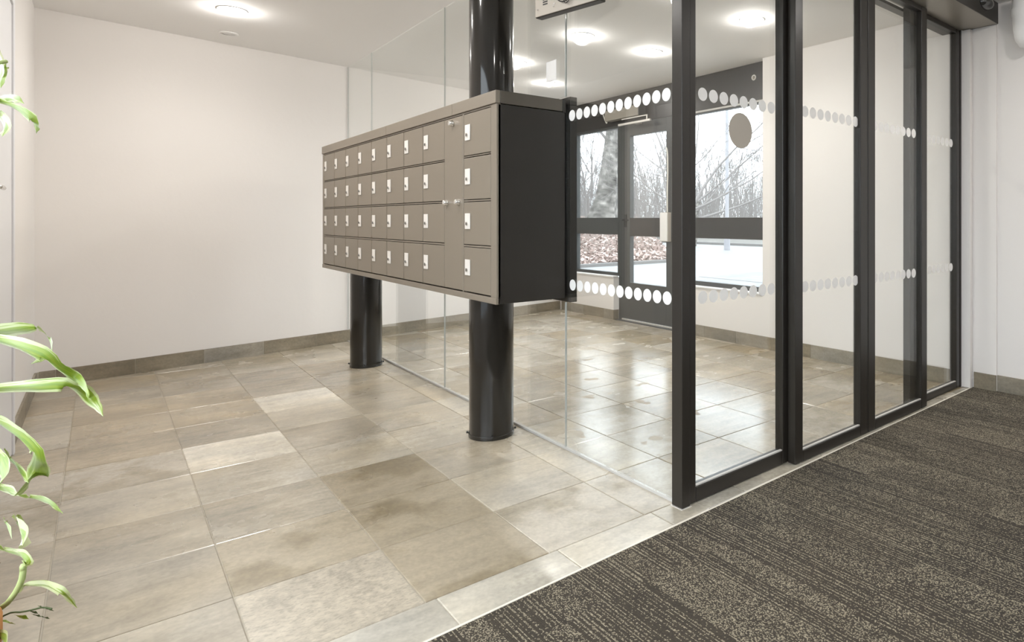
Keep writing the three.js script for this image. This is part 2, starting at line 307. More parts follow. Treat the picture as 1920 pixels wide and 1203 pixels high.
{ // door operator, arm, lock box
  const o = top('door_operator', 4.2, 2.19, -5.55);
  part(o, 'operator_housing', cube(-0.03, 0.062, 0.010, 0.125, -0.30, 0.30, 0.006), M.greyBox); part(o, 'end_cap', cube(-0.032, 0.062, 0.008, 0.127, 0.30, 0.315, 0.004), M.anthracite);
  tag(o, 'long grey-brown door operator housing above the entrance door', 'door operator');
  const arm = top('door_closer_arm', 4.16, 2.115, -5.30);
  part(arm, 'slide_rail', cube(-0.012, 0.012, 0.0, 0.022, -0.27, 0.27, 0.003), M.aluminium); part(arm, 'lever_arm', cube(-0.006, 0.006, 0.060, 0.072, -0.215, 0.22, 0.003), M.aluminium);
  part(arm, 'arm_joint', cube(-0.006, 0.006, 0.020, 0.066, 0.205, 0.220, 0.003), M.aluminium); part(arm, 'rail_bracket', cube(0.008, 0.085, 0.002, 0.020, -0.03, 0.03, 0.003), M.aluminium);
  tag(arm, 'slim silver closer arm and slide rail over the entrance door glass', 'door closer');
  const cb = part(scene, 'operator_cable', tube([[4.248, 2.40, -6.02], [4.236, 2.36, -5.99], [4.225, 2.29, -5.95], [4.215, 2.205, -5.89], [4.21, 2.185, -5.862], [4.21, 2.20, -5.856]], 0.006, 24), M.cable);
  tag(cb, 'white cable looping down to the entrance door operator', 'cable');
  const lb = top('door_lock_box', 4.247, 0.88, -4.87);
  part(lb, 'lock_housing', cube(-0.045, 0, 0, 0.295, -0.062, 0.062, 0.004), M.beige); part(lb, 'cover_plate', cube(-0.052, -0.046, 0.006, 0.290, -0.056, 0.058, 0.003), M.white);
  tag(lb, 'upright white lock box on the free edge of the entrance door', 'lock box');
  const lc = part(scene, 'lock_cable', tube([[4.240, 1.83, -4.875], [4.225, 1.80, -4.845], [4.228, 1.60, -4.840], [4.230, 1.40, -4.848], [4.226, 1.178, -4.845]], 0.0075, 24), M.cable);
  tag(lc, 'thin white cable running down to the lock box on the entrance door', 'cable');
  const cam = top('fascia_camera', 4.266, 2.356, -3.728);
  const ring = new THREE.TorusGeometry(0.020, 0.006, 10, 24); ring.rotateY(Math.PI / 2); part(cam, 'ring', ring, M.aluminium);
  const lens = new THREE.SphereGeometry(0.013, 16, 10); part(cam, 'lens', lens, M.greyBox);
  tag(cam, 'small round silver-ringed sensor high on the dark fascia', 'sensor');
}

// ---------------------------------------------------------------- glass partition along the mailboxes
const PB = 1.655, dotGeoA = new THREE.CylinderGeometry(0.0262, 0.0262, 0.0008, 28); dotGeoA.rotateZ(Math.PI / 2);
{
  const p = tag(top('glass_partition', PB, 0, -1.85), 'tall frameless clear glass partition running behind the mailbox cabinet', 'glass partition');
  const pane = (a0, a1, y0, y1) => part(p, 'glass_pane', cube(-0.004, 0.004, y0, y1, 1.85 - a1, 1.85 - a0, 0), M.glass);
  const first = pane(1.853, 2.636, 0.010, H - 0.004);
  for (const [y, start] of [[1.594, 1.898], [0.792, 1.893]]) for (let k = 0; k < 12; k++) { const m = part(first, 'dot', dotGeoA, M.dot); m.position.set(-0.0046, y, 1.85 - start - 0.0618 * k); }
  pane(2.642, 4.097, 1.692, H - 0.004); pane(4.103, 5.611, 1.692, H - 0.004); pane(5.646, 6.29, 0.010, H - 0.004);
  pane(2.642, 4.097, 0.010, 0.704); pane(4.103, 5.640, 0.010, 0.704);
  const line = (a, y0, y1) => part(p, 'joint', cube(-0.0045, 0.0045, y0, y1, 1.85 - a - 0.0016, 1.85 - a + 0.0016, 0), M.silicone);
  line(2.639, 1.692, H - 0.004); line(2.639, 0.010, 0.704); line(4.100, 1.692, H - 0.004); line(4.100, 0.010, 0.704); line(5.614, 1.692, H - 0.004); line(6.2945, 0.11, H - 0.004);
  part(p, 'floor_channel', cube(-0.008, 0.008, -0.002, 0.010, 1.85 - 6.285, -0.003, 0.001), M.pale_strip);
  const s = top('glass_reflection', PB - 0.0055, 1.836, -2.765);  // white square stands in for a bright reflection in the glass
  part(s, 'reflection_sheet', cube(-0.0005, 0.0005, -0.05, 0.05, -0.047, 0.047, 0), M.white); part(s, 'reflection_layer', cube(-0.0009, -0.0005, -0.046, 0.046, -0.043, 0.043, 0), M.dot);
  tag(s, 'small white square painting a reflection on the glass above the mailbox cabinet', 'sticker');
}

// ---------------------------------------------------------------- mailbox cabinet
{
  const A1 = 2.634, A2 = 5.627, bF = 1.295, bR = 1.700, Y0 = 0.725, Y1 = 1.675;
  const L = top('mailbox_cabinet', bF, Y0, -A1);
  tag(L, 'wide grey-brown steel mailbox cabinet with rows of small doors around two black columns', 'mailboxes');
  const bx = (b0, b1, y0, y1, a0, a1, r = 0.0015) => cube(b0 - bF, b1 - bF, y0 - Y0, y1 - Y0, A1 - a1, A1 - a0, r);
  // carcass with round holes for the columns in its top and bottom
  const plate = (y0, y1) => { const s = new THREE.Shape(); s.moveTo(0.012, 0.012); s.lineTo(0.352, 0.012); s.lineTo(0.352, A2 - A1 - 0.012); s.lineTo(0.012, A2 - A1 - 0.012); s.closePath();
    for (const a of y0 < 1 ? [3.077, 5.17] : [3.077]) { const h = new THREE.Path(); h.absarc(1.485 - bF, a - A1, 0.114, 0, Math.PI * 2); s.holes.push(h); }
    const g = new THREE.ExtrudeGeometry(s, { depth: y1 - y0, bevelEnabled: false, curveSegments: 32 }); g.rotateX(-Math.PI / 2); g.translate(0, y0 - Y0, 0); return g; };
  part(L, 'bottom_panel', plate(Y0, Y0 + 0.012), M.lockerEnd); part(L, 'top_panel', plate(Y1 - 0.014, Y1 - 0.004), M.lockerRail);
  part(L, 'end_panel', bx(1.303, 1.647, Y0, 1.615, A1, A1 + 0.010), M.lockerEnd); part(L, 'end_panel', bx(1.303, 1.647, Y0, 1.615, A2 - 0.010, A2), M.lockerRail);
  part(L, 'inner_back', bx(1.345, 1.349, Y0 + 0.014, 1.655, A1 + 0.012, A2 - 0.012, 0), M.gap);
  part(L, 'back_panel', bx(1.640, 1.646, Y0 + 0.014, 1.655, A1 + 0.012, A2 - 0.012, 0), M.lockerDark);
  // cap in three lengths plus its end
  for (const [a0, a1] of [[A1 - 0.003, 3.1035], [3.1065, 4.0945], [4.0975, A2 + 0.003]]) part(L, 'cap_front', bx(bF - 0.006, bF + 0.016, 1.618, Y1, a0, a1, 0.002), M.lockerRail);
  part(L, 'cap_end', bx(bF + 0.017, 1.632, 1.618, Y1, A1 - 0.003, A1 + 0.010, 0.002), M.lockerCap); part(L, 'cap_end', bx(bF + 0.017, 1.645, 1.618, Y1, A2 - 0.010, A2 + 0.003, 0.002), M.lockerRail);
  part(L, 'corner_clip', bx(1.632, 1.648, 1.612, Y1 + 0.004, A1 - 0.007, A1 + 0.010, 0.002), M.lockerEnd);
  part(L, 'bottom_rail', bx(bF - 0.003, bF + 0.016, Y0 - 0.001, 0.752, A1, A2, 0.002), M.lockerRail);
  part(L, 'wall_flange', merge([bx(1.662, bR, 1.650, 1.690, 2.612, 5.645), bx(1.662, bR, 0.705, 0.745, 2.612, 5.645), bx(1.662, bR, 0.745, 1.650, 2.612, 2.652), bx(1.662, bR, 0.745, 1.650, 5.605, 5.645)]), M.lockerEnd);
  part(L, 'rear_panel', bx(1.664, 1.690, 0.745, 1.650, 2.653, 5.604, 0), M.lockerDark);
  // end stiles, column stiles and the rails between the rows
  const rows = [[1.407, 1.606], [1.197, 1.395], [0.983, 1.184], [0.758, 0.969]];
  const cols = []; for (let k = 0; k < 8; k++) cols.push([3.214 + 0.2962 * k + 0.004, 3.214 + 0.2962 * (k + 1) - 0.004]);
  const face = (a0, a1, y0, y1) => bx(bF, bF + 0.020, y0, y1, a0, a1, 0.0015);
  part(L, 'end_stile', face(A1, 2.690, 0.752, 1.617), M.lockerRail); part(L, 'end_stile', face(5.586, A2, 0.752, 1.617), M.lockerRail);
  part(L, 'stile', face(2.981, 2.993, 0.752, 1.617), M.lockerRail);
  part(L, 'top_rail', bx(bF + 0.002, bF + 0.020, 1.609, 1.617, 2.692, 5.586, 0.001), M.lockerRail);
  for (const [y0, y1] of [[1.399, 1.4035], [1.1875, 1.1935], [0.972, 0.9795]]) { part(L, 'row_rail', bx(bF + 0.001, bF + 0.020, y0, y1, 2.692, 2.979, 0.001), M.lockerRail); part(L, 'row_rail', bx(bF + 0.001, bF + 0.020, y0, y1, 3.216, 5.585, 0.001), M.lockerRail); }
  const plateGeo = cube(-0.004, 0.0, -0.0375, 0.0375, -0.0275, 0.0275, 0.0015);
  const lockGeo = (() => { const c = new THREE.CylinderGeometry(0.0095, 0.0105, 0.007, 20); c.rotateZ(Math.PI / 2); const s = cube(-0.0055, -0.0030, -0.006, 0.006, -0.0012, 0.0012, 0); return [c, s]; })();
  const door = (a0, a1, y0, y1) => {
    const d = part(L, 'mailbox_door', bx(bF + 0.0005, bF + 0.0155, y0, y1, a0, a1, 0.0025), M.lockerFront);
    const w = 0.055, pz = A1 - (a1 - 0.020 - w / 2), py = (y0 + y1) / 2 - Y0 + 0.010;
    const pl = part(d, 'lock_plate', plateGeo, M.plate); pl.position.set(0.0, py, pz);
    const lk = part(d, 'lock_cylinder', lockGeo[0], M.chrome); lk.position.set(-0.006, py - 0.012, pz);
    const ky = part(d, 'keyhole', lockGeo[1], M.black); ky.position.set(-0.0055, py - 0.012, pz);
  };
  for (const [y0, y1] of rows) { for (const [a0, a1] of cols) door(a0, a1, y0, y1); door(2.694, 2.979, y0, y1); }
  const tall = part(L, 'tall_panel_door', bx(bF + 0.0005, bF + 0.0155, 0.758, 1.606, 2.996, 3.214, 0.0025), M.lockerFront);
  const knob = new THREE.LatheGeometry([[0, -0.022], [0.010, -0.022], [0.0135, -0.019], [0.0135, -0.008], [0.016, -0.006], [0.016, 0.0]].map((p) => new THREE.Vector2(p[0], p[1])), 24); knob.rotateZ(-Math.PI / 2);
  for (const [a, y] of [[3.108, 1.579], [3.178, 1.186], [3.035, 1.186]]) { const k = part(tall, 'round_lock', knob, M.chrome); k.position.set(0.0, y - Y0, A1 - a); }
}

// ---------------------------------------------------------------- steel columns
for (const [a, top1, label] of [[3.077, H - 0.001, 'tall glossy black round column rising through the mailbox cabinet to the ceiling'], [5.17, 0.735, 'short glossy black round column under the far end of the mailbox cabinet']]) {
  const c = tag(top('steel_column', 1.485, 0, -a), label, 'column', 'columns of the mailbox cabinet');
  part(c, 'shaft', new THREE.CylinderGeometry(0.110, 0.110, top1 - 0.002, 72, 1).translate(0, top1 / 2 + 0.001, 0), M.column);
  part(c, 'base_collar', new THREE.LatheGeometry([[0.1105, 0.001], [0.1135, 0.001], [0.1135, 0.018], [0.1125, 0.020], [0.1105, 0.020]].map((p) => new THREE.Vector2(...p)), 72), M.column);
  for (let k = 0; k < 4; k++) { const t = k * Math.PI / 2 + 1.15, g = new THREE.CylinderGeometry(0.006, 0.006, 0.010, 6); g.rotateZ(Math.PI / 2); g.translate(0.118, 0.022, 0); g.rotateY(t); part(c, 'bolt', g, M.black); }
}

// ---------------------------------------------------------------- sliding door front
const SL = Math.atan(0.030);
const slideAt = (x, z) => [1.65 + x * Math.cos(SL) + z * Math.sin(SL), -(1.79 + x * Math.sin(SL) - z * Math.cos(SL))];
const dotGeoB = new THREE.CylinderGeometry(0.0262, 0.0262, 0.0008, 28); dotGeoB.rotateX(Math.PI / 2);
function screenPanel(name, label, category, x0, x1, z0, z1, y1, stiles, rails, dotStart, dotN, group, big) {
  const [bx, bz] = slideAt(x0, 0), g = tag(top(name, bx, 0, bz, SL), label, category, group), w = x1 - x0, zg = (z0 + z1) / 2;
  part(g, 'stile', cube(0, stiles[0], 0.004, y1, z0, z1, 0.004), M.bronze); part(g, 'stile', cube(w - stiles[1], w, 0.004, y1, z0, z1, 0.004), M.bronze);
  part(g, 'bottom_rail', cube(stiles[0], w - stiles[1], 0.004, rails[0], z0, z1, 0.004), M.bronze); part(g, 'top_rail', cube(stiles[0], w - stiles[1], y1 - rails[1], y1, z0, z1, 0.004), M.bronze);
  part(g, 'pale_strip', merge([cube(stiles[0], w - stiles[1], rails[0], rails[0] + 0.006, zg + 0.006, z1 - 0.004, 0.001)]), M.pale_strip);  // pale strip paints in the bright reflection along the glazing bevel
  const pane = part(g, 'glass_pane', cube(stiles[0], w - stiles[1], rails[0], y1 - rails[1], zg - 0.004, zg + 0.004, 0), M.glass);
  for (const y of [1.598, 0.793]) for (let k = 0; k < dotN; k++) { const m = part(pane, 'dot', dotGeoB, M.dot); m.position.set(dotStart - x0 + 0.0625 * k, y, zg + 0.0046); }
  if (big) { const c = new THREE.CylinderGeometry(0.0745, 0.0745, 0.0008, 48); c.rotateX(Math.PI / 2); const m = part(pane, 'round_sticker', c, M.sticker); m.userData.label = 'large round grey-brown sticker'; m.position.set(0.347 - x0, 1.476, zg + 0.0047); }
  return g;
}
{
  const [pb, pz] = slideAt(0, 0), post = tag(top('corner_post', pb, 0, pz, SL), 'dark bronze square corner post where the glass partition meets the sliding doors', 'post');
  part(post, 'post_tube', cube(-0.020, 0.024, 0.003, H - 0.003, -0.052, 0.006, 0.003), M.bronze); part(post, 'foot_plate', cube(-0.024, 0.028, -0.001, 0.003, -0.056, 0.010, 0.001), M.aluminium);
  screenPanel('door_side_screen', 'fixed glass side screen with a large round sticker, beside the corner post', 'glass screen', 0.026, 0.672, -0.045, 0.0, 2.346, [0.035, 0.055], [0.062, 0.03], 0.117, 8, 'sliding door front', true);
  screenPanel('sliding_door_leaf', 'left leaf of the sliding glass doors, next to the screen with the round sticker', 'sliding door', 0.646, 1.276, 0.004, 0.046, 2.346, [0.060, 0.072], [0.054, 0.03], 0.745, 8, 'sliding door front');
  screenPanel('sliding_door_leaf', 'right leaf of the sliding glass doors, in front of the screen by the wall', 'sliding door', 1.281, 1.955, 0.004, 0.046, 2.346, [0.072, 0.070], [0.054, 0.03], 1.380, 8, 'sliding door front');
  screenPanel('door_side_screen', 'narrow fixed glass side screen standing against the white right wall', 'glass screen', 1.836, 2.528, -0.045, 0.0, 2.346, [0.070, 0.050], [0.045, 0.03], 1.935, 9, 'sliding door front');
  const [hb, hz] = slideAt(0, 0), h = tag(top('sliding_door_header', hb, 0, hz, SL), 'long dark bronze operator header box above the sliding glass doors', 'door header');
  part(h, 'underside', cube(0.028, 2.575, 2.350, 2.356, -0.050, 0.216, 0.001), std({ color: lin(0.33, 0.30, 0.255), roughness: 0.35, metalness: 0.3 }));
  part(h, 'front_cover', cube(0.028, 2.575, 2.350, H - 0.002, 0.216, 0.222, 0.002), M.bronze); part(h, 'rear_cover', cube(0.028, 2.575, 2.356, H - 0.002, -0.056, -0.050, 0.002), M.bronze); part(h, 'end_cap', cube(2.575, 2.582, 2.350, H - 0.002, -0.056, 0.222, 0.002), M.bronze);
  part(h, 'guide_rail', cube(0.03, 2.52, 2.331, 2.349, -0.110, -0.058, 0.002), M.bronze);
  const s = new THREE.SphereGeometry(0.052, 24, 14); s.scale(1.5, 0.75, 0.9); s.translate(2.36, 2.425, 0.222); part(h, 'motion_sensor', s, phys({ color: lin(0.02, 0.02, 0.02), roughness: 0.15, clearcoat: 1 }));
  const j = tag(top('door_jamb', hb, 0, hz, SL), 'dark slender jamb profile fixed to the white wall beside the last screen', 'jamb');
  part(j, 'profile', cube(2.532, 2.548, 0.002, 2.346, -0.05, 0.004, 0.002), M.bronze); part(j, 'filler', cube(2.549, 2.588, 0.002, 2.346, -0.045, 0.06, 0.002), M.wall);
  const tr = tag(top('door_floor_track', hb, 0, hz, SL), 'narrow aluminium guide track in the stone along the sliding doors', 'floor track');
  part(tr, 'track_profile', cube(0.05, 2.52, -0.004, 0.0022, 0.066, 0.078, 0.001), M.aluminium); part(tr, 'slot', cube(0.06, 2.51, 0.0022, 0.0028, 0.070, 0.074, 0), M.black);
}

// ---------------------------------------------------------------- white door in the left wall
{
  const d = struct('door_2');
  const x = B0;
  part(d, 'door_frame', ab(x + 0.001, x + 0.022, 0.0, 2.16, 4.300, 4.352, 0.003), M.doorWhite); part(d, 'door_frame', ab(x + 0.001, x + 0.022, 0.0, 2.16, 3.24, 3.292, 0.003), M.doorWhite); part(d, 'door_frame', ab(x + 0.001, x + 0.022, 2.108, 2.16, 3.292, 4.300, 0.003), M.doorWhite);
  const leaf = part(d, 'door_leaf', ab(x + 0.001, x + 0.014, 0.006, 2.105, 3.296, 4.296, 0.002), M.doorWhite);
  const lv = part(leaf, 'lever_handle', tube([[x + 0.014, 1.218, -3.30], [x + 0.052, 1.218, -3.30], [x + 0.058, 1.218, -3.32], [x + 0.058, 1.216, -3.40]], 0.008, 16), M.chrome);
}

// ---------------------------------------------------------------- hanging monitor seen from its back
{
  const dx = 0.076, dz = 0.415, turn = Math.atan2(-dz, dx);
  // local x runs along the screen from the far end to the near end, local +z is its back
  const g = top('hanging_monitor', 1.553, 2.05, -2.4845, turn);
  tag(g, 'flat beige-backed monitor with loose cables hanging near the ceiling by the partition', 'monitor');
  part(g, 'screen_housing', cube(-0.211, 0.211, 0.002, 0.300, -0.046, -0.006, 0.004), M.lockerDark);
  part(g, 'back_cover', cube(-0.205, 0.205, 0.004, 0.296, -0.006, 0.0, 0.002), M.beige);
  const vents = []; for (let k = 0; k < 12; k++) vents.push(cube(-0.150, -0.118, 0.050 + k * 0.011, 0.056 + k * 0.011, -0.0005, 0.001, 0)); part(g, 'vent', merge(vents), M.black);
  part(g, 'cable', tube([[-0.06, 0.16, 0.004], [-0.055, 0.075, 0.010], [-0.01, 0.036, 0.012], [0.05, 0.050, 0.010], [0.07, 0.16, 0.004]], 0.0028, 28, 6), M.black);
  part(g, 'cable', tube([[0.0, 0.05, 0.010], [0.012, 0.026, 0.011], [0.035, 0.030, 0.012], [0.05, 0.07, 0.010], [0.045, 0.16, 0.004]], 0.0022, 24, 6), M.black);
  for (const [x, y] of [[-0.185, 0.035], [-0.075, 0.030], [-0.068, 0.042], [0.045, 0.045], [0.06, 0.055]]) { const s = new THREE.CylinderGeometry(0.004, 0.004, 0.004, 12); s.rotateX(Math.PI / 2); s.translate(x, y, 0.002); part(g, 'screw', s, M.chrome); }
  part(g, 'ceiling_pole', new THREE.CylinderGeometry(0.018, 0.018, H - 2.05 - 0.302, 20).translate(0, (0.300 + H - 2.05) / 2, -0.026), M.bronze);
}

// ---------------------------------------------------------------- ceiling lamps
const lampList = [
  [0.639, 5.10, 'round ceiling lamp in the front hall near the back wall'],
  [2.682, 4.04, 'round ceiling lamp behind the partition glass above the mailbox end'],
  [3.358, 4.045, 'round ceiling lamp in front of the entrance door, seen through the partition'],
  [2.704, 5.12, 'round ceiling lamp just right of the black column, deep in the vestibule'],
  [3.358, 5.69, 'round ceiling lamp farthest back, in the vestibule corner'],
  [3.333, 2.93, 'round ceiling lamp seen through the side screen with the large sticker'],
  [0.64, 4.045, 'added round fill lamp in the front hall just above the top edge of the picture'],  // added out of view to brighten the low part of the back wall
  [0.64, 2.93, 'added round fill lamp in the front hall outside the picture, left of the columns'],  // unseen lamp, added as fill for the front hall
  [1.0, 0.7, 'added unseen round fill lamp over the carpet beside the plant'],  // unseen lamp, added for more diffuse light on the camera side
  [3.34, 0.83, 'round ceiling lamp over the carpet near the white right wall'],
  [3.5, -0.9, 'added unseen round fill lamp at the rear of the carpeted hall behind the camera'],  // added behind the camera to brighten the right wall
];
{
  const glow = std({ color: lin(0.9, 0.88, 0.84), roughness: 0.6, emissive: LAMP_COLOR, emissiveIntensity: 6 });
  const ring = new THREE.LatheGeometry([[0.080, 0], [0.086, 0], [0.086, -0.002], [0.084, -0.004], [0.081, -0.004], [0.080, -0.003]].map((p) => new THREE.Vector2(...p)), 40);
  const dome = new THREE.LatheGeometry([[0, -0.018], [0.030, -0.017], [0.056, -0.014], [0.073, -0.009], [0.0795, -0.003], [0.0795, -0.001], [0, -0.001]].map((p) => new THREE.Vector2(...p)), 40);
  for (const [b, a, label] of lampList) {
    const g = tag(top('ceiling_lamp', b, H, -a), label, 'ceiling lamp', 'round ceiling lamps');
    part(g, 'trim_ring', ring, M.white); part(g, 'diffuser', dome, glow);
    const l = new THREE.SpotLight(LAMP_COLOR, LAMP_DOWN, 0, 1.45, 1.0, 2); l.position.set(0, -0.013, 0); l.target.position.set(0, -1, 0); l.castShadow = true; l.shadow.radius = 3; g.add(l, l.target);
    const p = new THREE.PointLight(LAMP_COLOR, LAMP_ROUND, 0, 2); p.position.set(0, -0.010, 0); p.castShadow = true; p.shadow.radius = 2; g.add(p);
  }
  const d = top('smoke_detector', 0.700, H, -5.76);
  part(d, 'mounting_ring', new THREE.LatheGeometry([[0.040, 0], [0.062, 0], [0.062, -0.004], [0.054, -0.008], [0.040, -0.006]].map((p) => new THREE.Vector2(...p)), 40), M.ceiling);
  part(d, 'cover', new THREE.LatheGeometry([[0, -0.006], [0.036, -0.005], [0.040, -0.001], [0.040, 0]].map((p) => new THREE.Vector2(...p)), 36), M.white);
  tag(d, 'flat round white disc on the ceiling close to the back wall', 'smoke detector');
}
{ // white wall fitting at the right edge
  const g = top('wall_fitting', 4.262, 2.15, -1.462);
  const body = new THREE.LatheGeometry([[0, 0], [0.03, 0.006], [0.055, 0.05], [0.066, 0.12], [0.070, 0.19], [0.078, 0.195], [0.080, 0.235], [0.072, 0.24], [0.070, 0.32], [0, 0.32]].map((p) => new THREE.Vector2(...p)), 40);
  body.translate(-0.095, 0, 0); part(g, 'shade', body, M.white); part(g, 'wall_bracket', cube(-0.05, -0.001, 0.10, 0.28, -0.035, 0.035, 0.004), M.white);
  tag(g, 'white rounded wall fitting at the right edge of the picture', 'wall lamp');
}

